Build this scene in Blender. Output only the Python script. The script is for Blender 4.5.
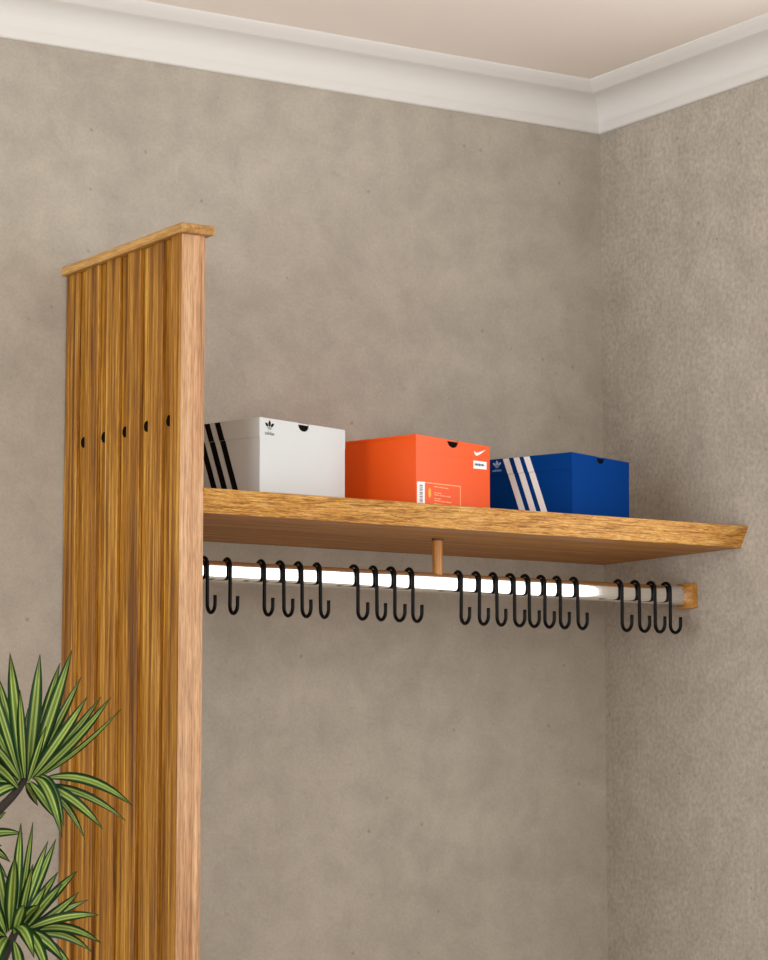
import bpy, bmesh, math, random
from mathutils import Vector, Matrix
random.seed(7)
sc = bpy.context.scene
COL = sc.collection
for o in list(bpy.data.objects): bpy.data.objects.remove(o)

# ------------------------------------------------------------------ camera
F_PX, YAW, PITCH = 2740.0, math.radians(32.3), math.radians(6.87)
CAM = Vector((-2.9455, -3.9217, 1.2699))
FWD = Vector((math.sin(YAW)*math.cos(PITCH), math.cos(YAW)*math.cos(PITCH), math.sin(PITCH)))
RGT = Vector((math.cos(YAW), -math.sin(YAW), 0))
UPV = RGT.cross(FWD)
cd = bpy.data.cameras.new('camera'); cam = bpy.data.objects.new('camera', cd); COL.objects.link(cam)
M = Matrix((RGT, UPV, -FWD)).transposed().to_4x4(); M.translation = CAM
cam.matrix_world = M
cd.sensor_width = 36; cd.lens = F_PX*36/960; cd.clip_start = 0.05; cd.clip_end = 60
sc.camera = cam

# ------------------------------------------------------------------ world, lights, exposure
w = bpy.data.worlds.new('world'); sc.world = w; w.use_nodes = True
w.node_tree.nodes['Background'].inputs[0].default_value = (0.80, 0.88, 1.0, 1)
w.node_tree.nodes['Background'].inputs[1].default_value = 1.0
def area(name, loc, direction, sx, sy, power, color):
    l = bpy.data.lights.new(name, 'AREA'); l.shape = 'RECTANGLE'; l.size = sx; l.size_y = sy
    l.energy = power; l.color = color
    o = bpy.data.objects.new(name, l); COL.objects.link(o); o.location = loc
    o.rotation_euler = Vector(direction).to_track_quat('-Z', 'Y').to_euler()
    return o
WR = (-2.35, -0.53, 1.12, 2.36)     # window in the right wall: y0, y1, z0, z1
WL = (-2.9, -0.6, 0.35, 2.35)       # added, unseen window in the left wall for fill light: y0, y1, z0, z1
WF = (-3.6, -1.2, 0.75, 2.25)       # window in the wall opposite: x0, x1, z0, z1
area('daylight_right', (0.10, (WR[0]+WR[1])/2, (WR[2]+WR[3])/2), (-1, 0, 0), WR[1]-WR[0], WR[3]-WR[2], 15, (1.0, 0.96, 0.90))
area('daylight_front', ((WF[0]+WF[1])/2, -5.30, (WF[2]+WF[3])/2), (0, 1, 0), WF[1]-WF[0], WF[3]-WF[2], 60, (1.0, 0.97, 0.92))
area('added_fill_left', (-4.70, (WL[0]+WL[1])/2, (WL[2]+WL[3])/2), (1, 0, 0), WL[1]-WL[0], WL[3]-WL[2], 100, (0.92, 0.97, 1.0))  # added fill lamp, brightens the right wall and the panel's left face
sc.view_settings.view_transform = 'Standard'; sc.view_settings.look = 'None'
sc.view_settings.gamma = 1.0; sc.view_settings.use_curve_mapping = False
sc.view_settings.exposure = 0.10
ZC = 2.493            # underside of the cornice on the wall
ZCEIL = ZC + 0.074
ZS = ZC - 0.7525      # top of the shelf

# ------------------------------------------------------------------ materials
MATS = {}
def new_mat(name):
    m = bpy.data.materials.new(name); m.use_nodes = True
    nt = m.node_tree; b = nt.nodes['Principled BSDF']
    MATS[name] = m
    return m, nt, b
def plain(name, col, rough=0.5, metal=0.0, spec=0.5):
    m, nt, b = new_mat(name)
    b.inputs['Base Color'].default_value = (*col, 1); b.inputs['Roughness'].default_value = rough
    b.inputs['Metallic'].default_value = metal; b.inputs['Specular IOR Level'].default_value = spec
    return m
def ramp(nt, stops, interp='LINEAR'):
    r = nt.nodes.new('ShaderNodeValToRGB'); e = r.color_ramp; e.interpolation = interp
    while len(e.elements) < len(stops): e.elements.new(0.5)
    for el, (p, c) in zip(e.elements, stops):
        el.position = p; el.color = (*c, 1)
    return r
def noise(nt, vec, scale, detail=4, rough=0.55, dist=0.0):
    n = nt.nodes.new('ShaderNodeTexNoise'); n.inputs['Scale'].default_value = scale
    n.inputs['Detail'].default_value = detail; n.inputs['Roughness'].default_value = rough
    n.inputs['Distortion'].default_value = dist
    if vec is not None: nt.links.new(vec, n.inputs['Vector'])
    return n
def mix(nt, a, b, fac, mode='MIX'):
    n = nt.nodes.new('ShaderNodeMix'); n.data_type = 'RGBA'; n.blend_type = mode
    for s, v in ((0, fac), (6, a), (7, b)):
        if hasattr(v, 'is_linked') or hasattr(v, 'links'): nt.links.new(v, n.inputs[s])
        elif isinstance(v, (int, float)): n.inputs[s].default_value = v
        else: n.inputs[s].default_value = (*v, 1)
    return n.outputs[2]
def objcoord(nt):
    return nt.nodes.new('ShaderNodeTexCoord').outputs['Object']
def bump(nt, b, h, strength, dist):
    n = nt.nodes.new('ShaderNodeBump'); n.inputs['Strength'].default_value = strength; n.inputs['Distance'].default_value = dist
    nt.links.new(h, n.inputs['Height']); nt.links.new(n.outputs[0], b.inputs['Normal'])

def concrete(name, base, grain, gscale=190):
    m, nt, b = new_mat(name); L = nt.links; co = objcoord(nt)
    lo = tuple(c*0.935 for c in base); hi = tuple(c*1.06 for c in base)
    n1 = noise(nt, co, 2.6, 6, 0.6, 0.6); r1 = ramp(nt, [(0.30, lo), (0.70, hi)]); L.new(n1.outputs[0], r1.inputs[0])
    n2 = noise(nt, co, 14, 5, 0.65, 0.3); r2 = ramp(nt, [(0.30, (0.87,)*3), (0.70, (1.08,)*3)]); L.new(n2.outputs[0], r2.inputs[0])
    c = mix(nt, r1.outputs[0], r2.outputs[0], 1.0, 'MULTIPLY')
    n3 = noise(nt, co, gscale, 3, 0.7); g = grain
    r3 = ramp(nt, [(0.30, (1-g,)*3), (0.70, (1+g,)*3)]); L.new(n3.outputs[0], r3.inputs[0])
    c = mix(nt, c, r3.outputs[0], 1.0, 'MULTIPLY')
    # cloudy darker stains and small pits
    n4 = noise(nt, co, 36, 3, 0.6); r4 = ramp(nt, [(0.62, (1, 1, 1)), (0.78, (0.89, 0.885, 0.88))]); L.new(n4.outputs[0], r4.inputs[0])
    c = mix(nt, c, r4.outputs[0], 1.0, 'MULTIPLY')
    v = nt.nodes.new('ShaderNodeTexVoronoi'); v.inputs['Scale'].default_value = 30; L.new(co, v.inputs['Vector'])
    n5 = noise(nt, co, 90, 2); sub = nt.nodes.new('ShaderNodeMath'); sub.operation = 'MULTIPLY_ADD'
    L.new(n5.outputs[0], sub.inputs[0]); sub.inputs[1].default_value = 0.10; L.new(v.outputs['Distance'], sub.inputs[2])
    # only about every fifth cell keeps its pit
    sep = nt.nodes.new('ShaderNodeSeparateColor'); L.new(v.outputs['Color'], sep.inputs[0])
    gt = nt.nodes.new('ShaderNodeMath'); gt.operation = 'GREATER_THAN'; gt.inputs[1].default_value = 0.30; L.new(sep.outputs[0], gt.inputs[0])
    ad = nt.nodes.new('ShaderNodeMath'); ad.operation = 'ADD'; L.new(sub.outputs[0], ad.inputs[0]); L.new(gt.outputs[0], ad.inputs[1])
    r5 = ramp(nt, [(0.10, (0.74, 0.725, 0.71)), (0.17, (1, 1, 1))]); L.new(ad.outputs[0], r5.inputs[0])
    c = mix(nt, c, r5.outputs[0], 1.0, 'MULTIPLY')
    L.new(c, b.inputs['Base Color']); b.inputs['Roughness'].default_value = 0.78; b.inputs['Specular IOR Level'].default_value = 0.3
    bump(nt, b, n3.outputs[0], 0.25, 0.0015)
    return m

def wood(name, stops, axis, fine=70, along=1.4, broad=9, dist=0.6, rough=0.45, contrast=0.5, bstr=0.15):
    m, nt, b = new_mat(name); L = nt.links
    co = objcoord(nt)
    oi = nt.nodes.new('ShaderNodeObjectInfo')
    sc_ = nt.nodes.new('ShaderNodeVectorMath'); sc_.operation = 'SCALE'; sc_.inputs[0].default_value = (3.1, 5.7, 4.3)
    L.new(oi.outputs['Random'], sc_.inputs['Scale'])
    add = nt.nodes.new('ShaderNodeVectorMath'); add.operation = 'ADD'; L.new(co, add.inputs[0]); L.new(sc_.outputs[0], add.inputs[1])
    def mapped(s_cross, s_along):
        mp = nt.nodes.new('ShaderNodeMapping'); s = [s_cross]*3; s[axis] = s_along
        mp.inputs['Scale'].default_value = s; L.new(add.outputs[0], mp.inputs['Vector']); return mp.outputs[0]
    n1 = noise(nt, mapped(fine, along), 1.0, 5, 0.62, dist)
    n2 = noise(nt, mapped(broad, along*0.25), 1.0, 4, 0.55, dist*1.5)
    n3 = noise(nt, mapped(fine*4, along*9), 1.0, 3, 0.6)
    mm = nt.nodes.new('ShaderNodeMath'); mm.operation = 'MULTIPLY_ADD'
    L.new(n1.outputs[0], mm.inputs[0]); mm.inputs[1].default_value = contrast
    m2 = nt.nodes.new('ShaderNodeMath'); m2.operation = 'MULTIPLY'; L.new(n2.outputs[0], m2.inputs[0]); m2.inputs[1].default_value = 1-contrast
    L.new(m2.outputs[0], mm.inputs[2])
    r = ramp(nt, stops); L.new(mm.outputs[0], r.inputs[0])
    r3 = ramp(nt, [(0.32, (0.66, 0.62, 0.56)), (0.6, (1.08, 1.08, 1.08))]); L.new(n3.outputs[0], r3.inputs[0])
    c = mix(nt, r.outputs[0], r3.outputs[0], 1.0, 'MULTIPLY')
    L.new(c, b.inputs['Base Color']); b.inputs['Roughness'].default_value = rough
    bump(nt, b, mm.outputs[0], bstr, 0.002)
    return m

concrete('plaster_back', (0.415, 0.370, 0.312), 0.07)
concrete('plaster_right', (0.415, 0.366, 0.306), 0.18, 120)
plain('ceiling_paint', (0.84, 0.77, 0.70), 0.8)
plain('cornice_paint', (0.70, 0.682, 0.655), 0.6)
plain('room_wall_paint', (0.62, 0.59, 0.54), 0.8)
plain('window_white', (0.8, 0.8, 0.78), 0.4)
wood('floor_oak', [(0.3, (0.30, 0.22, 0.15)), (0.7, (0.50, 0.39, 0.28))], 0, 40, 1.0)
WSTOPS = [(0.37, (0.085, 0.027, 0.001)), (0.46, (0.235, 0.084, 0.003)), (0.53, (0.37, 0.158, 0.010)), (0.63, (0.60, 0.33, 0.065))]
wood('panel_wood', WSTOPS, 2, 250, 4.5, 42, 0.9, 0.5, 0.55)
wood('lit_front_wood', [(0.36, (0.30, 0.135, 0.055)), (0.45, (0.47, 0.245, 0.115)), (0.55, (0.58, 0.34, 0.18)), (0.66, (0.66, 0.43, 0.26))], 2, 150, 3.5, 70, 0.5, 0.42, 0.5)  # panel wood made paler, the sheen on the post front put into the colour
wood('cap_wood', [(0.36, (0.24, 0.105, 0.022)), (0.48, (0.40, 0.20, 0.05)), (0.62, (0.56, 0.32, 0.10))], 1, 170, 5, 50, 0.6, 0.5, 0.55)
wood('shelf_wood', [(0.34, (0.22, 0.078, 0.010)), (0.46, (0.40, 0.160, 0.026)), (0.56, (0.52, 0.235, 0.045)), (0.70, (0.62, 0.33, 0.09))], 0, 110, 3.0, 26, 0.7, 0.5, 0.55)
wood('edge_wood', [(0.34, (0.13, 0.044, 0.004)), (0.42, (0.33, 0.130, 0.016)), (0.50, (0.56, 0.27, 0.052)), (0.62, (0.74, 0.44, 0.13))], 0, 210, 13, 60, 2.4, 0.5, 0.66, 0.5)
wood('dowel_wood', [(0.3, (0.38, 0.14, 0.018)), (0.5, (0.60, 0.255, 0.042)), (0.7, (0.72, 0.36, 0.08))], 2, 90, 3, 20, 0.3, 0.35, 0.5)
wood('bracket_wood', [(0.3, (0.32, 0.13, 0.02)), (0.5, (0.55, 0.26, 0.05)), (0.7, (0.66, 0.36, 0.09))], 1, 90, 5, 20, 0.3, 0.4, 0.5)
plain('chrome', (0.92, 0.91, 0.90), 0.10, 1.0)
plain('black_metal', (0.004, 0.0035, 0.0035), 0.45, 0.0, 0.12)
plain('opening_shade', (0.003, 0.0025, 0.002), 0.7, 0, 0.05)  # shade inside the peg holes and thumb notches, put into the colour
plain('dark_collar', (0.10, 0.035, 0.012), 0.5)
plain('white_card', (0.575, 0.60, 0.605), 0.5)
plain('orange_card', (0.82, 0.088, 0.001), 0.42, 0, 0.45)
plain('blue_card', (0.0, 0.036, 0.195), 0.55, 0, 0.04)
plain('black_print', (0.004, 0.004, 0.004), 0.6, 0, 0.1)
plain('grey_print', (0.14, 0.14, 0.14), 0.6)
plain('white_print', (0.86, 0.86, 0.86), 0.5)
plain('pale_blue_print', (0.36, 0.50, 0.72), 0.5)
plain('peach_print', (0.93, 0.42, 0.20), 0.5)
plain('yellow_print', (0.95, 0.42, 0.03), 0.5)
plain('teal_print', (0.03, 0.12, 0.15), 0.5)
plain('terracotta', (0.42, 0.40, 0.37), 0.7)
plain('soil', (0.03, 0.02, 0.012), 0.95)
def stem_mat():
    m, nt, b = new_mat('stem_bark'); co = objcoord(nt)
    n = noise(nt, co, 60, 4, 0.6); r = ramp(nt, [(0.3, (0.010, 0.006, 0.004)), (0.7, (0.030, 0.017, 0.010))]); nt.links.new(n.outputs[0], r.inputs[0])
    nt.links.new(r.outputs[0], b.inputs['Base Color']); b.inputs['Roughness'].default_value = 0.7
    bump(nt, b, n.outputs[0], 0.5, 0.003)
stem_mat()
def leaf_mat():
    m, nt, b = new_mat('leaf_striped'); L = nt.links
    tc = nt.nodes.new('ShaderNodeTexCoord'); sp = nt.nodes.new('ShaderNodeSeparateXYZ'); L.new(tc.outputs['UV'], sp.inputs[0])
    mp = nt.nodes.new('ShaderNodeMapping'); mp.inputs['Scale'].default_value = (14, 1.2, 1); L.new(tc.outputs['UV'], mp.inputs[0])
    oi = nt.nodes.new('ShaderNodeObjectInfo'); n = noise(nt, mp.outputs[0], 1.0, 3, 0.6); n.noise_dimensions = '4D'
    k = nt.nodes.new('ShaderNodeMath'); k.operation = 'MULTIPLY'; k.inputs[1].default_value = 40; L.new(oi.outputs['Random'], k.inputs[0]); L.new(k.outputs[0], n.inputs['W'])
    ed, md, hi_, ct = (0.007, 0.030, 0.006), (0.035, 0.100, 0.014), (0.44, 0.50, 0.15), (0.14, 0.23, 0.035)
    r = ramp(nt, [(0.0, ed), (0.14, ed), (0.24, md), (0.33, hi_), (0.44, ct), (0.56, ct), (0.67, hi_), (0.76, md), (0.86, ed), (1.0, ed)])
    L.new(sp.outputs[0], r.inputs[0])
    r2 = ramp(nt, [(0.3, (0.45, 0.55, 0.5)), (0.62, (1.08, 1.05, 1.0))]); L.new(n.outputs[0], r2.inputs[0])
    c = mix(nt, r.outputs[0], r2.outputs[0], 1.0, 'MULTIPLY')
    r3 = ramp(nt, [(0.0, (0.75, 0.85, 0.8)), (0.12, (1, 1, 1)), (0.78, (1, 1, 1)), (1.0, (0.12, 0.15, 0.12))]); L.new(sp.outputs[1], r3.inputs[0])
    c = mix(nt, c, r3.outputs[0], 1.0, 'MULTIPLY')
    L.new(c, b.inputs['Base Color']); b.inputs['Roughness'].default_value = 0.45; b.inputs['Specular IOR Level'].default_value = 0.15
leaf_mat()

# ------------------------------------------------------------------ helpers
def obj(name, bm, mat, parent=None, smooth=False, bevel=0.0, seg=2):
    bmesh.ops.recalc_face_normals(bm, faces=bm.faces)
    me = bpy.data.meshes.new(name); bm.to_mesh(me); bm.free()
    if smooth:
        for p in me.polygons: p.use_smooth = True
    me.materials.append(MATS[mat])
    o = bpy.data.objects.new(name, me); COL.objects.link(o)
    if parent: o.parent = parent
    if bevel:
        b = o.modifiers.new('bevel', 'BEVEL'); b.width = bevel; b.segments = seg; b.limit_method = 'ANGLE'
    return o
def empty(name, loc, rz=0):
    o = bpy.data.objects.new(name, None); COL.objects.link(o); o.location = loc; o.rotation_euler = (0, 0, rz)
    o.empty_display_size = 0.05
    return o
def tag(o, label=None, cat=None, group=None, kind=None):
    for k, v in (('label', label), ('category', cat), ('group', group), ('kind', kind)):
        if v: o[k] = v
    return o
def box(bm, x0, x1, y0, y1, z0, z1):
    v = [bm.verts.new(p) for p in ((x0,y0,z0),(x1,y0,z0),(x1,y1,z0),(x0,y1,z0),(x0,y0,z1),(x1,y0,z1),(x1,y1,z1),(x0,y1,z1))]
    for f in ((0,3,2,1),(4,5,6,7),(0,1,5,4),(1,2,6,5),(2,3,7,6),(3,0,4,7)): bm.faces.new([v[i] for i in f])
    return bm
def bx(*a): return box(bmesh.new(), *a)
def tube(bm, pts, rad, n=10, caps=True):
    pts = [Vector(p) for p in pts]; rings = []
    up = None
    for i, p in enumerate(pts):
        t = (pts[min(i+1, len(pts)-1)] - pts[max(i-1, 0)]).normalized()
        if up is None:
            up = t.orthogonal().normalized()
        up = (up - t*up.dot(t)).normalized(); s = t.cross(up)
        r = rad[i] if isinstance(rad, (list, tuple)) else rad
        rings.append([bm.verts.new(p + (up*math.cos(a) + s*math.sin(a))*r) for a in (2*math.pi*k/n for k in range(n))])
    for a, b in zip(rings, rings[1:]):
        for k in range(n): bm.faces.new((a[k], a[(k+1) % n], b[(k+1) % n], b[k]))
    if caps: bm.faces.new(rings[0][::-1]); bm.faces.new(rings[-1])
    return bm
def lathe(bm, prof, axis, origin, n=24):
    """prof: (radius, height) pairs along axis (0,1,2)"""
    origin = Vector(origin); a1, a2 = [(1, 2), (2, 0), (0, 1)][axis]
    rings = []
    for r, h in prof:
        ring = []
        for k in range(n):
            p = Vector((0, 0, 0)); p[axis] = h; p[a1] = r*math.cos(2*math.pi*k/n); p[a2] = r*math.sin(2*math.pi*k/n)
            ring.append(bm.verts.new(origin + p))
        rings.append(ring)
    for a, b in zip(rings, rings[1:]):
        for k in range(n): bm.faces.new((a[k], a[(k+1) % n], b[(k+1) % n], b[k]))
    bm.faces.new(rings[0]); bm.faces.new(rings[-1])
    return bm
def prism(bm, pts, to3, d0, d1):
    """extrude a 2-D outline between two depths; to3(s, z, d) -> 3-D point"""
    a = [bm.verts.new(to3(s, z, d0)) for s, z in pts]; b = [bm.verts.new(to3(s, z, d1)) for s, z in pts]
    n = len(pts)
    bm.faces.new(a); bm.faces.new(b[::-1])
    for i in range(n): bm.faces.new((a[i], a[(i+1) % n], b[(i+1) % n], b[i]))
    return bm
def smooth_angle(o, deg=40):
    for p in o.data.polygons: p.use_smooth = True
    try: o.data.set_sharp_from_angle(angle=math.radians(deg))
    except Exception: pass

# ------------------------------------------------------------------ the room
T = 0.15; XL, YF = -4.6, -5.2
tag(obj('wall_back', bx(XL-T, T, 0, T, 0, ZCEIL+T), 'plaster_back'), kind='structure')
bm = bmesh.new()                                          # right wall around its window opening
box(bm, 0, T, YF, WR[0], 0, ZCEIL); box(bm, 0, T, WR[1], 0, 0, ZCEIL)
box(bm, 0, T, WR[0], WR[1], 0, WR[2]); box(bm, 0, T, WR[0], WR[1], WR[3], ZCEIL)
tag(obj('wall_right', bm, 'plaster_right'), kind='structure')
bm = bmesh.new()
box(bm, XL, WF[0], YF-T, YF, 0, ZCEIL); box(bm, WF[1], 0, YF-T, YF, 0, ZCEIL)
box(bm, WF[0], WF[1], YF-T, YF, 0, WF[2]); box(bm, WF[0], WF[1], YF-T, YF, WF[3], ZCEIL)
tag(obj('wall_front', bm, 'room_wall_paint'), kind='structure')
bm = bmesh.new()
box(bm, XL-T, XL, YF-T, WL[0], 0, ZCEIL); box(bm, XL-T, XL, WL[1], 0, 0, ZCEIL)
box(bm, XL-T, XL, WL[0], WL[1], 0, WL[2]); box(bm, XL-T, XL, WL[0], WL[1], WL[3], ZCEIL)
tag(obj('wall_left', bm, 'room_wall_paint'), kind='structure')
tag(obj('floor', bx(XL-T, T, YF-T, T, -0.1, 0), 'floor_oak'), kind='structure')
tag(obj('ceiling', bx(XL-T, T, YF-T, 0, ZCEIL, ZCEIL+0.1), 'ceiling_paint'), kind='structure')
def window(name, x0, x1, y0, y1, z0, z1):
    e = empty(name, ((x0+x1)/2, (y0+y1)/2, z0)); tag(e, kind='structure'); c = e.location.copy()
    f = 0.035
    if abs(x1-x0) < abs(y1-y0): bars = [(x0, x1, y0, y0+f, z0, z1), (x0, x1, y1-f, y1, z0, z1)]
    else: bars = [(x0, x0+f, y0, y1, z0, z1), (x1-f, x1, y0, y1, z0, z1)]
    if abs(x1-x0) < abs(y1-y0): y0 += f; y1 -= f
    else: x0 += f; x1 -= f
    bars += [(x0, x1, y0, y1, z0, z0+f), (x0, x1, y0, y1, z1-f, z1)]
    for b in bars:
        obj('frame_bar', bx(b[0]-c.x, b[1]-c.x, b[2]-c.y, b[3]-c.y, b[4]-c.z, b[5]-c.z), 'window_white', e)
window('window_1', 0.03, 0.09, WR[0], WR[1], WR[2], WR[3])
window('added_window_left', XL-0.09, XL-0.03, WL[0], WL[1], WL[2], WL[3])  # frame of the added left opening that holds the fill lamp
window('window_2', WF[0], WF[1], YF-0.09, YF-0.03, WF[2], WF[3])
# cornice: one run along each wall, mitred in the corner
prof = [(0, 0), (0.004, 0), (0.0065, 0.002), (0.0100, 0.0125), (0.0120, 0.0150), (0.0135, 0.0180)]
for k in range(1, 9):
    a = math.radians(90*k/8); prof.append((0.0135+0.0465*(1-math.cos(a)), 0.0180+0.0370*math.sin(a)))
prof += [(0.0625, 0.0562), (0.0660, 0.0590), (0.0720, 0.0625), (0.0785, 0.0675), (0.082, 0.0715), (0.082, 0.074), (0, 0.074)]
def cornice(name, end, p3):
    bm = bmesh.new(); r0 = [bm.verts.new(p3(d, z, d)) for d, z in prof]; r1 = [bm.verts.new(p3(d, z, end)) for d, z in prof]
    n = len(prof)
    for i in range(n): bm.faces.new((r0[i], r0[(i+1) % n], r1[(i+1) % n], r1[i]))
    bm.faces.new(r0); bm.faces.new(r1)
    o = tag(obj(name, bm, 'cornice_paint'), kind='structure'); smooth_angle(o, 30)
cornice('trim_1', -XL, lambda d, z, s: (-s, -d, ZC+z))
cornice('trim_2', -YF, lambda d, z, s: (-d, -s, ZC+z))

# ------------------------------------------------------------------ slatted side panel
PX0, PX1, PYF, PZ = -1.069, -1.030, -0.395, 2.118
pan = empty('slatted_panel', ((PX0+PX1)/2, PYF/2, 0))
tag(pan, 'tall golden brown wooden side panel with vertical slats and thin cap', 'panel')
def prel(x0, x1, y0, y1, z0, z1):
    c = pan.location; return bx(x0-c.x, x1-c.x, y0-c.y, y1-c.y, z0-c.z, z1-c.z)
ST = 0.007; PER = 0.0717
obj('backing_board', prel(PX0+ST, PX1, -0.3614, 0, 0, PZ), 'panel_wood', pan)
obj('front_post', prel(PX0, PX1, PYF+0.003, -0.3614, 0, PZ), 'panel_wood', pan)
obj('lit_front_strip', prel(PX0, PX1, PYF, PYF+0.003, 0, PZ), 'lit_front_wood', pan, bevel=0.001)  # strip coloured paler to carry the light falling on the post front
starts = [-0.3614+PER*k for k in range(1, 6)]            # back edge of the gap in front of each slat
for k in range(5):
    y1 = -0.3614+PER*k + 0.029; y1b = y1+PER-0.029
    obj('slat', prel(PX0, PX0+ST, y1, min(y1b, 0), 0, PZ), 'panel_wood', pan, bevel=0.0012)
    # black disc in the gap, its colour is the shade inside a peg hole
    c = pan.location; yc = -0.3614+PER*k+ST/math.tan(YAW)+0.004
    bmh = lathe(bmesh.new(), [(0.0001, -0.0006), (0.0060, -0.0008), (0.0074, -0.0018), (0.0084, -0.0012), (0.0084, 0.0)], 0, (PX0+ST-c.x, yc-c.y, 2.493-0.649-c.z), 20)
    tag(obj('peg_hole_shade', bmh, 'opening_shade', pan, smooth=False), label='round black disc painted as the shaded inside of a peg hole in the groove')
obj('cap', prel(PX0-0.008, PX1+0.010, PYF-0.011, 0, PZ, PZ+0.014), 'cap_wood', pan, bevel=0.0015)

# ------------------------------------------------------------------ shelf
SX0, SX1, ST_ = PX1, 0.0, 0.035
shelf = empty('wall_shelf', ((SX0+SX1)/2, -0.2, ZS-ST_))
tag(shelf, 'thick brown wooden wall shelf with slanted rough front edge carrying shoe boxes', 'shelf')
def front_y(x):  # slightly wavy sawn edge
    return 0.0010*math.sin(x*23)+0.0007*math.sin(x*61+1)+0.0005*math.sin(x*140+2)
c = shelf.location
obj('board', bx(SX0-c.x, SX1-c.x, -0.378-c.y, 0-c.y, 0, ST_), 'shelf_wood', shelf)
bm = bmesh.new(); N = 120; R_ = []
for i in range(N+1):
    x = SX0+(SX1-SX0)*i/N; d = front_y(x); e = front_y(x+3.3)
    R_.append([bm.verts.new((x-c.x, y-c.y, z)) for y, z in ((-0.378, 0.0), (-0.3815+d, 0.0+0.4*abs(e)), (-0.3900+e, 0.015), (-0.3970+d*1.2, 0.027), (-0.4015+d*0.6, ST_-0.0008+e*0.4), (-0.4000, ST_), (-0.378, ST_))])
for a, b in zip(R_, R_[1:]):
    for k in range(7): bm.faces.new((a[k], a[(k+1) % 7], b[(k+1) % 7], b[k]))
bm.faces.new(R_[0]); bm.faces.new(R_[-1])
tag(obj('front_edge', bm, 'edge_wood', shelf), label='rough golden front edge with curly grain')

# ------------------------------------------------------------------ chrome rail
RY, RZ, RR = -0.243, ZC-0.8595, 0.0160
rail = empty('clothes_rail', (-0.5178, RY, RZ))
tag(rail, 'round chrome clothes rail under the shelf with wooden post and end block', 'rail')
RW = 0.0095                                               # half width of the oval rod
pw = lambda v: math.copysign(abs(v)**(2/3), v)
oval = [(RW*pw(math.cos(math.radians(q))), RR*pw(math.sin(math.radians(q)))) for q in range(0, 360, 5)]
o = obj('rod', prism(bmesh.new(), oval, lambda s, z, d: (d, s, z), PX1+0.5178, -0.012+0.5178), 'chrome', rail); smooth_angle(o, 50)
o = obj('support_post', lathe(bmesh.new(), [(0.0080, RR-0.003), (0.0085, ZS-ST_-RZ-0.004)], 2, (0, 0, 0), 24), 'dowel_wood', rail); smooth_angle(o, 50)
o = obj('collar', lathe(bmesh.new(), [(0.0092, ZS-ST_-RZ-0.004), (0.0092, ZS-ST_-RZ)], 2, (0, 0, 0), 24), 'dark_collar', rail); smooth_angle(o, 50)
obj('end_block', bx(0.5178-0.013, 0.5178, -0.021, 0.021, -0.0215, 0.0215), 'bracket_wood', rail, bevel=0.0012)

# ------------------------------------------------------------------ hooks
WIRE = 0.0029; HR = RW+WIRE+0.0002; LR = 0.0135; SH = 0.052
def hook_path():
    zt = RR-RW+0.001; p = [(0, HR*0.75, -RR*0.75), (0, HR, -RR*0.2)]
    for k in range(0, 15):
        a = math.radians(180*k/14); p.append((0, HR*math.cos(a), zt+HR*math.sin(a)))
    p += [(0, -HR, 0), (0, -HR, -SH*0.33), (0, -HR, -SH*0.66)]
    for k in range(0, 15):
        a = math.radians(180*k/14); p.append((0, -HR-LR+LR*math.cos(a), -SH-LR*math.sin(a)))
    p.append((0, -HR-2*LR, -SH+0.006)); p.append((0, -HR-2*LR, -SH+0.012))
    return p
hx = [(-0.944, -0.904), (-0.844, -0.810, -0.777, -0.743), (-0.675, -0.639, -0.606, -0.571),
      (-0.477, -0.442, -0.408, -0.374, -0.344, -0.312, -0.280, -0.245), (-0.153, -0.117, -0.083, -0.051)]
where = ['from the slatted panel, in the pair beside that panel', 'from the panel in the four next to the pair', 'from the panel in the four before the wooden post',
         'from the wooden post in the row of eight', 'from the row of eight, in the four by the end block']
ordn = ['first', 'second', 'third', 'fourth', 'fifth', 'sixth', 'seventh', 'eighth']
hm = None
for grp, wh in zip(hx, where):
    for i, x in enumerate(grp):
        if hm is None:
            o = obj('s_hook', tube(bmesh.new(), hook_path(), WIRE, 10), 'black_metal', smooth=True); hm = o.data
        else:
            o = bpy.data.objects.new('s_hook', hm); COL.objects.link(o)
        o.location = (x-0.002, RY, RZ); o.rotation_euler = (0, random.uniform(-0.015, 0.015), random.uniform(-0.07, 0.07))
        tag(o, f'black S hook, {ordn[i]} {wh}', 'hook', 'black hooks on the chrome rail')

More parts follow.
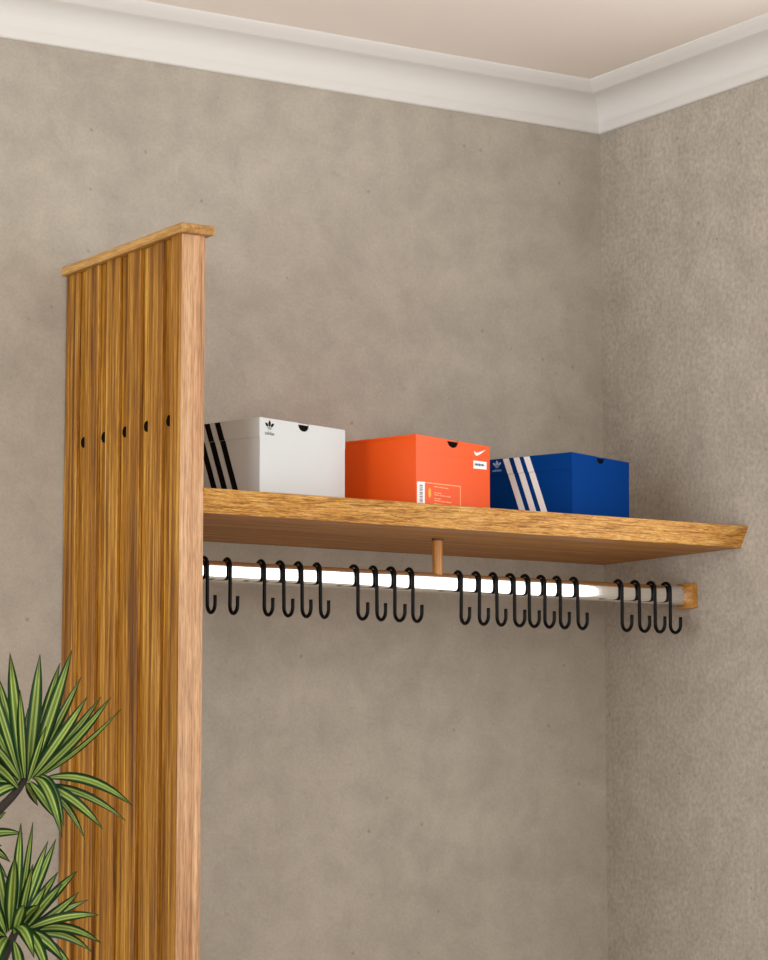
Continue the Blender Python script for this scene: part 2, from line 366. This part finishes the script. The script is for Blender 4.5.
# ------------------------------------------------------------------ shoe boxes
PT = 0.0004   # print thickness
def ell(cx, cz, rx, rz, n=20, a0=0, a1=360):
    return [(cx+rx*math.cos(math.radians(a0+(a1-a0)*k/n)), cz+rz*math.sin(math.radians(a0+(a1-a0)*k/n))) for k in range(n+1 if a1-a0 < 360 else n)]
class ShoeBox:
    """near vertical edge at (cx, cy); s runs along the end face, t along the long side face"""
    def __init__(self, label, mat, cx, cy, rot, wd, ln, h, lid_h, notch):
        a = math.radians(rot); u = Vector((math.cos(a), math.sin(a), 0)); v = Vector((-math.sin(a), math.cos(a), 0))
        base = Vector((cx, cy, ZS)) + u*wd/2 + v*ln/2
        self.w, self.l, self.h = wd, ln, h
        e = self.e = empty('shoe_box', base, a); tag(e, label, 'box', 'shoe boxes on the shelf')
        X, Y, t, lp = wd/2, ln/2, 0.002, 0.0009
        # body: bottom, two long walls, back end; the near end wall carries the thumb notch
        bm = bmesh.new(); box(bm, -X, X, -Y+t, Y, 0, t); box(bm, -X, -X+t, -Y+t, Y, t, h-0.002); box(bm, X-t, X, -Y+t, Y, t, h-0.002)
        box(bm, -X+t, X-t, Y-t, Y, t, h-0.002)
        obj('body', bm, mat, e)
        ns, nr, nd = notch
        out = [(-X, 0), (X, 0), (X, h), (ns-X+nr, h)]
        out += [(ns-X+nr*math.cos(math.radians(q)), h-nd*math.sin(math.radians(q))**0.8) for q in range(12, 180, 12)]
        out += [(ns-X-nr, h), (-X, h)]
        bm = prism(bmesh.new(), out, lambda s, z, d: (s, d, z), -Y, -Y+t)
        obj('end_panel', bm, mat, e)
        # lid: top plate and skirts down the long sides and the back
        bm = bmesh.new(); box(bm, -X-lp, X+lp, -Y+t, Y+lp, h-0.002, h); box(bm, -X-lp, -X, -Y+0.0002, Y+lp, h-lid_h, h-0.002)
        box(bm, X, X+lp, -Y+0.0002, Y+lp, h-lid_h, h-0.002); box(bm, -X, X, Y, Y+lp, h-lid_h, h-0.002)
        obj('lid', bm, mat, e)
        tag(obj('notch_shade', bx(ns-X-nr*1.5, ns-X+nr*1.5, -Y+t+0.0005, -Y+t+0.002, h-nd*1.8, h-0.0025), 'opening_shade', e), label='black sheet painted as the shade inside the box behind the thumb notch')  # sheet blackened to give the shade inside the closed box
    def end(self, name, polys, mat, parent=None, label=None, lift=0):
        bm = bmesh.new()
        for p in polys: prism(bm, [(s-self.w/2, z) for s, z in p], lambda s, z, d: (s, d, z), -self.l/2-lift, -self.l/2-lift-PT)
        o = obj(name, bm, mat, parent or self.e)
        if label: o['label'] = label
        return o
    def side(self, name, polys, mat, proud=0.0, parent=None, label=None):
        bm = bmesh.new()
        for p in polys: prism(bm, [(t-self.l/2, z) for t, z in p], lambda t, z, d: (d, t, z), -self.w/2-proud, -self.w/2-proud-PT)
        o = obj(name, bm, mat, parent or self.e)
        if label: o['label'] = label
        return o
    def stripe(self, t_top, t_bot, width, lid_h, mat):
        h = self.h; f = lambda z: t_bot+(t_top-t_bot)*z/h
        zl = h-lid_h
        self.side('stripe', [[(f(0.0005), 0.0005), (f(0.0005)-width, 0.0005), (f(zl)-width, zl), (f(zl), zl)]], mat)
        self.side('stripe', [[(f(zl), zl+0.0003), (f(zl)-width, zl+0.0003), (f(h)-width, h-0.0005), (f(h), h-0.0005)]], mat, proud=0.0009)
def leafshape(cx, cz, ang, ln, wd):
    """pointed leaf whose foot is at (cx, cz)"""
    a = math.radians(ang); d = (math.sin(a), math.cos(a)); p = (d[1], -d[0]); pts = []
    prof_ = [(0, 0.25), (0.25, 0.8), (0.5, 1.0), (0.75, 0.72), (0.92, 0.3), (1, 0)]
    for q, r in prof_: pts.append((cx+d[0]*ln*q+p[0]*wd*r/2, cz+d[1]*ln*q+p[1]*wd*r/2))
    for q, r in prof_[-2::-1]: pts.append((cx+d[0]*ln*q-p[0]*wd*r/2, cz+d[1]*ln*q-p[1]*wd*r/2))
    return pts
def trefoil(cx, cz, s):
    """three leaves over a row of thin bars, height about s"""
    leaves = [leafshape(cx, cz+0.32*s, 0, 0.68*s, 0.36*s), leafshape(cx-0.20*s, cz+0.34*s, -50, 0.58*s, 0.32*s), leafshape(cx+0.20*s, cz+0.34*s, 50, 0.58*s, 0.32*s)]
    bars = []
    for k in range(3):
        z = cz+s*(0.02+0.10*k); hw = s*(0.20+0.09*k)
        bars.append([(cx-hw, z), (cx+hw, z), (cx+hw, z+0.05*s), (cx-hw, z+0.05*s)])
    return leaves, bars
def text_polys_end(b, name, txt, s0, z0, height, width, mat, face='end', proud=0.0):
    cu = bpy.data.curves.new(name, 'FONT'); cu.body = txt; cu.size = 1.0
    t = bpy.data.objects.new(name, cu); COL.objects.link(t)
    dg = bpy.context.evaluated_depsgraph_get(); me = bpy.data.meshes.new_from_object(t.evaluated_get(dg))
    bpy.data.objects.remove(t); bpy.data.curves.remove(cu)
    xs = [v.co.x for v in me.vertices]; ys = [v.co.y for v in me.vertices]
    x0, x1, y0, y1 = min(xs), max(xs), min(ys), max(ys)
    for v in me.vertices:
        s = (v.co.x-x0)/(x1-x0); z = z0+(v.co.y-y0)/(y1-y0)*height
        if face == 'end': v.co = (s0+s*width-b.w/2, -b.l/2-proud, z)
        else: v.co = (-b.w/2-proud, s0-s*width-b.l/2, z)
    me.materials.append(MATS[mat]); me.name = name
    o = bpy.data.objects.new(name, me); COL.objects.link(o); o.parent = b.e
    return o

# white box
WB = ShoeBox('white cardboard shoe box with three slanted black stripes beside the slatted panel', 'white_card', -0.904, -0.340, 16.5, 0.1925, 0.28, 0.122, 0.0295, (0.0975, 0.0125, 0.0125))
for tt, tb in ((0.1398, 0.0947), (0.1180, 0.0735), (0.0955, 0.0515)):
    WB.stripe(tt, tb, 0.0112, 0.0295, 'black_print')
lv, br = trefoil(0.0211, 0.1045, 0.0145)
lg = WB.end('logo', lv, 'black_print', label='small black three leaf emblem')
WB.end('logo_bars', br, 'grey_print', lg)
text_polys_end(WB, 'lettering', 'adidas', 0.0110, 0.0965, 0.0054, 0.0205, 'black_print', proud=0.0003)
# orange box
OB = ShoeBox('bright orange cardboard shoe box with white printed label between white and blue boxes', 'orange_card', -0.625, -0.345, 18.5, 0.192, 0.28, 0.1158, 0.004, (0.0945, 0.0145, 0.0122))
OB.end('lid_flap', [[(0.0, 0.0885), (0.1920, 0.0915), (0.1920, 0.0900), (0.0, 0.0872)]], 'orange_card', label='fold line of the lid')
sw = [(0.1500, 0.1045), (0.1515, 0.0998), (0.1545, 0.0972), (0.1590, 0.0975), (0.1680, 0.1015), (0.1815, 0.1092), (0.1680, 0.1048), (0.1600, 0.1024), (0.1556, 0.1018), (0.1532, 0.1030)]
OB.end('logo', [sw], 'white_print', label='white curved tick emblem')
lb = OB.end('size_label', [[(0.1482, 0.0756), (0.1832, 0.0770), (0.1832, 0.0895), (0.1482, 0.0886)]], 'white_print', label='small white sticker with dark print')
bars = []; s = 0.1510
for wd_, hh in ((0.0016, 0.6), (0.0030, 1), (0.0026, 0.8), (0.0034, 1), (0.0022, 0.7), (0.0032, 0.9), (0.0020, 0.6)):
    zc = 0.0826+0.03*(s-0.15); bars.append([(s, zc-0.0019*hh), (s+wd_, zc-0.0019*hh), (s+wd_, zc+0.0019*hh), (s, zc+0.0019*hh)]); s += wd_+0.0012
OB.end('sticker_print', bars, 'teal_print', lb, lift=PT)
bl = OB.end('barcode_label', [[(0.0026, 0.004), (0.0217, 0.004), (0.0217, 0.0420), (0.0026, 0.0410)]], 'white_print', label='upright white barcode sticker')
bars = []; z = 0.009
for hh in (0.0016, 0.0028, 0.0012, 0.0024, 0.0018, 0.0030, 0.0014, 0.0026, 0.0018, 0.0026):
    bars.append([(0.0085, z), (0.0160, z), (0.0160, z+hh*0.7), (0.0085, z+hh*0.7)]); z += hh+0.0008
OB.end('barcode', bars, 'grey_print', bl, lift=PT)
fr = [[(0.0217, 0.0405), (0.1142, 0.0425), (0.1142, 0.0439), (0.0217, 0.0419)], [(0.1126, 0.004), (0.1142, 0.004), (0.1142, 0.0425), (0.1126, 0.0425)], [(0.0217, 0.004), (0.1126, 0.004), (0.1126, 0.0054), (0.0217, 0.0054)]]
OB.end('print_frame', fr, 'peach_print', label='pale outlined print panel')
OB.end('print_mark', [[(0.0305, 0.0290), (0.0345, 0.0345), (0.0375, 0.0300), (0.0375, 0.0215), (0.0335, 0.0170), (0.0310, 0.0220)]], 'yellow_print')
rows = []
for z, ws in ((0.0362, (0.010, 0.014, 0.008)), (0.0265, (0.006, 0.010)), (0.0232, (0.012, 0.016, 0.010)), (0.0175, (0.008, 0.006)), (0.0142, (0.014, 0.012, 0.014)), (0.009, (0.010, 0.010))):
    s = 0.046
    for q in ws: rows.append([(s, z), (s+q, z), (s+q, z+0.0014), (s, z+0.0014)]); s += q+0.002
OB.end('print_lines', rows, 'peach_print')
# blue box
BB = ShoeBox('deep blue cardboard shoe box with three slanted white stripes beside orange box', 'blue_card', -0.3222, -0.345, 20, 0.171, 0.28, 0.1084, 0.027, (0.084, 0.0115, 0.0112))
for tt, tb in ((0.1370, 0.0980+0.0), (0.1158, 0.0772), (0.0953, 0.0562)):
    BB.stripe(tt, tb, 0.0118, 0.027, 'white_print')
lv, br = trefoil(0, 0.0935, 0.0125)
mir = lambda ps, c0: [[(c0-s, z) for s, z in p] for p in ps]
lg = BB.side('logo', mir(lv, 0.1490), 'pale_blue_print', 0.0009, label='small pale three leaf emblem')
BB.side('logo_bars', mir(br, 0.1490), 'pale_blue_print', 0.0009, lg)
text_polys_end(BB, 'lettering', 'adidas', 0.1580, 0.0875, 0.0040, 0.0180, 'pale_blue_print', 'side', 0.0012)

# ------------------------------------------------------------------ potted dracaena
def at(px, py, y):
    r = FWD + RGT*((px-384)/F_PX) + UPV*((480-py)/F_PX)
    return CAM + r*((y-CAM.y)/r.y)
PY = -0.56
plant = empty('potted_dracaena', (-1.56, PY, 0))
tag(plant, 'leafy potted dracaena with narrow cream striped green leaves beside the slatted panel', 'plant')
P0 = plant.location.copy()
def leaf(base, tip, bend, width, side=None, n=12, up=Vector((0, 0, 1))):
    base, tip = Vector(base), Vector(tip); ln = (tip-base).length
    ctrl = (base+tip)/2 + up*bend*ln
    bm = bmesh.new(); uvl = bm.loops.layers.uv.new('UVMap'); rows_ = []
    for i in range(n+1):
        t = i/n; p = base*(1-t)**2+ctrl*2*t*(1-t)+tip*t*t
        tg = ((ctrl-base)*(1-t)+(tip-ctrl)*t).normalized()
        s = side if side is not None else tg.cross(Vector((0, 0, 1)))
        s = (s - tg*s.dot(tg)).normalized(); nn = s.cross(tg).normalized()
        if nn.z < 0: nn = -nn
        wdt = width*0.5*(0.26+0.74*math.sin(min(1, t/0.40)*math.pi/2))*(1-max(0, (t-0.50)/0.50)**2.0)
        wdt = max(wdt, 0.0004)
        rows_.append(([bm.verts.new(p+s*wdt*q+nn*wdt*0.35*abs(q)-P0) for q in (-1, -0.5, 0, 0.5, 1)], t))
    us = (0, 0.25, 0.5, 0.75, 1)
    for (a, ta), (b, tb) in zip(rows_, rows_[1:]):
        for k in range(4):
            f = bm.faces.new((a[k], a[k+1], b[k+1], b[k]))
            for lp_, uv in zip(f.loops, ((us[k], ta), (us[k+1], ta), (us[k+1], tb), (us[k], tb))): lp_[uvl].uv = uv
    me = bpy.data.meshes.new('leaf'); bm.to_mesh(me); bm.free()
    for p in me.polygons: p.use_smooth = True
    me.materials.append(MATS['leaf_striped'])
    o = bpy.data.objects.new('leaf', me); COL.objects.link(o); o.parent = plant
    return o
VS = RGT*0.9 - FWD*0.25     # upright leaves turn their broad face roughly to the room
def crown(cpx, cpy, y, spec):
    """spec: (tip px, tip py, tip y offset, bend, width, base dx px, base dy px)"""
    for tx, ty, dy, bend, wd, bx_, by_ in spec:
        b = at(cpx+bx_, cpy+by_, y+dy*0.08); t = at(tx, ty, y+dy)
        d = (t-b).normalized()
        side = d.cross(Vector((-0.25, -0.9, 0.25)) + Vector((random.uniform(-.35, .35), 0, random.uniform(-.3, .3))))
        leaf(b, t, bend, wd*0.80, side=side)
c1 = at(24, 782, PY)
crown(24, 782, PY, [
    (-14, 668, 0.02, 0.02, 0.018, -4, -4), (-22, 700, 0.05, 0.05, 0.018, -4, -2), (-4, 672, 0.07, 0.02, 0.018, -2, -6), (-34, 742, -0.03, 0.08, 0.02, -6, 0),
    (10, 653, -0.03, 0.0, 0.024, -1, -4), (40, 654, -0.01, 0.0, 0.023, 4, -4), (60, 663, 0.05, 0.02, 0.019, 5, -5), (72, 650, -0.02, -0.03, 0.023, 6, -5),
    (81, 677, 0.04, 0.0, 0.017, 6, -6), (87, 697, -0.03, -0.04, 0.019, 7, -4), (101, 697, 0.03, -0.06, 0.016, 8, -4), (111, 697, -0.01, -0.09, 0.017, 9, -3), (121, 709, 0.02, -0.10, 0.010, 10, -3),
    (64, 690, 0.02, -0.02, 0.018, 6, -6), (20, 690, -0.05, 0.0, 0.018, 1, -4), (46, 726, -0.04, -0.02, 0.014, 4, 0), (1, 720, 0.06, 0.04, 0.017, -2, -4), (28, 708, 0.06, 0.0, 0.016, 2, -6), (50, 702, 0.06, 0.0, 0.015, 4, -6), (-10, 742, -0.06, 0.08, 0.017, -4, -2),
    (133, 806, -0.03, 0.24, 0.018, 22, -4), (126, 821, 0.01, 0.16, 0.017, 16, 4), (103, 829, -0.05, 0.20, 0.019, 14, 2), (85, 839, 0.02, 0.24, 0.016, 18, 6),
    (62, 838, -0.07, 0.42, 0.024, 8, -4), (64, 826, -0.03, 0.36, 0.020, 16, -6), (57, 820, -0.04, 0.05, 0.019, 6, 0), (38, 806, 0.04, 0.12, 0.016, 2, 2),
    (-26, 760, -0.05, 0.22, 0.023, -6, 6), (-22, 812, 0.02, 0.3, 0.02, -6, 4), (-48, 790, 0.03, 0.25, 0.02, -6, 2)])
crown(14, 938, PY-0.03, [
    (21, 823, 0.05, 0.02, 0.018, 0, -6), (33, 822, 0.09, 0.0, 0.012, 4, -8), (56, 839, 0.02, 0.02, 0.017, 4, -8), (48, 841, -0.01, 0.03, 0.016, 2, -8),
    (15, 857, -0.09, 0.03, 0.024, -4, -8), (33, 864, -0.06, -0.02, 0.018, 4, -6), (-6, 850, 0.03, 0.03, 0.018, -6, -6), (-16, 880, 0.0, 0.05, 0.02, -8, -4),
    (77, 871, 0.03, 0.04, 0.018, 8, -6), (62, 884, -0.03, 0.04, 0.018, 8, -6), (79, 892, -0.02, -0.08, 0.017, 10, -4), (88, 900, 0.07, 0.04, 0.014, 10, -6), (58, 872, 0.05, 0.02, 0.016, 6, -8), (46, 886, -0.04, 0.03, 0.018, 4, -6),
    (99, 915, -0.04, 0.12, 0.018, 12, -8), (101, 943, -0.02, 0.25, 0.017, 14, -6), (92, 952, 0.03, 0.22, 0.016, 12, -2), (76, 975, 0.0, 0.32, 0.018, 10, 0),
    (50, 984, -0.09, 0.40, 0.024, 4, -6), (34, 958, -0.10, 0.34, 0.024, -2, -8), (64, 962, -0.06, 0.34, 0.02, 8, -4), (-12, 985, -0.06, 0.3, 0.024, -6, 0), (-40, 930, -0.02, 0.2, 0.022, -8, 0), (-30, 960, 0.04, 0.25, 0.022, -8, 2), (24, 1000, -0.03, 0.2, 0.02, 0, 4), (40, 905, -0.09, 0.10, 0.02, 4, -8), (24, 905, -0.10, 0.05, 0.02, 0, -4)])
crown(-38, 846, PY+0.10, [
    (23, 834, 0.0, 0.16, 0.017, 8, -4), (10, 862, -0.02, 0.26, 0.018, 8, 0), (6, 812, 0.0, 0.02, 0.017, 6, -6), (-10, 770, 0.03, 0.02, 0.018, 2, -6), (-40, 750, 0.0, 0.02, 0.018, 0, -8),
    (-80, 800, 0.0, 0.05, 0.018, -6, -4), (-95, 850, 0.0, 0.2, 0.018, -6, 0), (8, 880, -0.04, 0.3, 0.017, 6, 4), (-70, 900, -0.02, 0.3, 0.018, -4, 4), (-30, 905, -0.05, 0.3, 0.018, 0, 4), (2, 846, -0.06, 0.12, 0.016, 6, -2)])
def stem(pts, r0, r1):
    m_ = []; pts = [Vector(p) for p in pts]
    for i in range(len(pts)-1):
        p0 = pts[max(i-1, 0)]; p1 = pts[i]; p2 = pts[i+1]; p3 = pts[min(i+2, len(pts)-1)]
        for k in range(6):
            t = k/6; m_.append(0.5*((2*p1)+(p2-p0)*t+(2*p0-5*p1+4*p2-p3)*t*t+(3*p1-p0-3*p2+p3)*t**3))
    m_.append(pts[-1]); n = len(m_)
    obj('stem', tube(bmesh.new(), [p-P0 for p in m_], [r0+(r1-r0)*i/(n-1) for i in range(n)], 10), 'stem_bark', plant, smooth=True)
g0 = Vector((P0.x, PY, 0.30))
stem([g0+Vector((0.02, 0.0, 0)), g0+Vector((0.0, 0.02, 0.45)), at(-45, 858, PY), at(-8, 817, PY), at(16, 792, PY+0.006), at(29, 772, PY+0.01)], 0.011, 0.0040)
stem([g0+Vector((0.05, -0.02, 0)), g0+Vector((0.08, -0.02, 0.35)), at(-20, 1010, PY-0.03), at(2, 962, PY-0.03), at(16, 930, PY-0.02)], 0.011, 0.0048)
stem([g0+Vector((-0.04, 0.02, 0)), g0+Vector((-0.05, 0.06, 0.5)), at(-60, 900, PY+0.10), at(-38, 846, PY+0.10)], 0.011, 0.0048)
bm = lathe(bmesh.new(), [(0.13, 0.0), (0.135, 0.004), (0.175, 0.30), (0.185, 0.302), (0.187, 0.335), (0.172, 0.337), (0.165, 0.29)], 2, (0, 0, 0), 40)
o = obj('pot', bm, 'terracotta', plant); smooth_angle(o, 35)
obj('soil', lathe(bmesh.new(), [(0.163, 0.291), (0.163, 0.302), (0.06, 0.308)], 2, (0, 0, 0), 32), 'soil', plant, smooth=True)
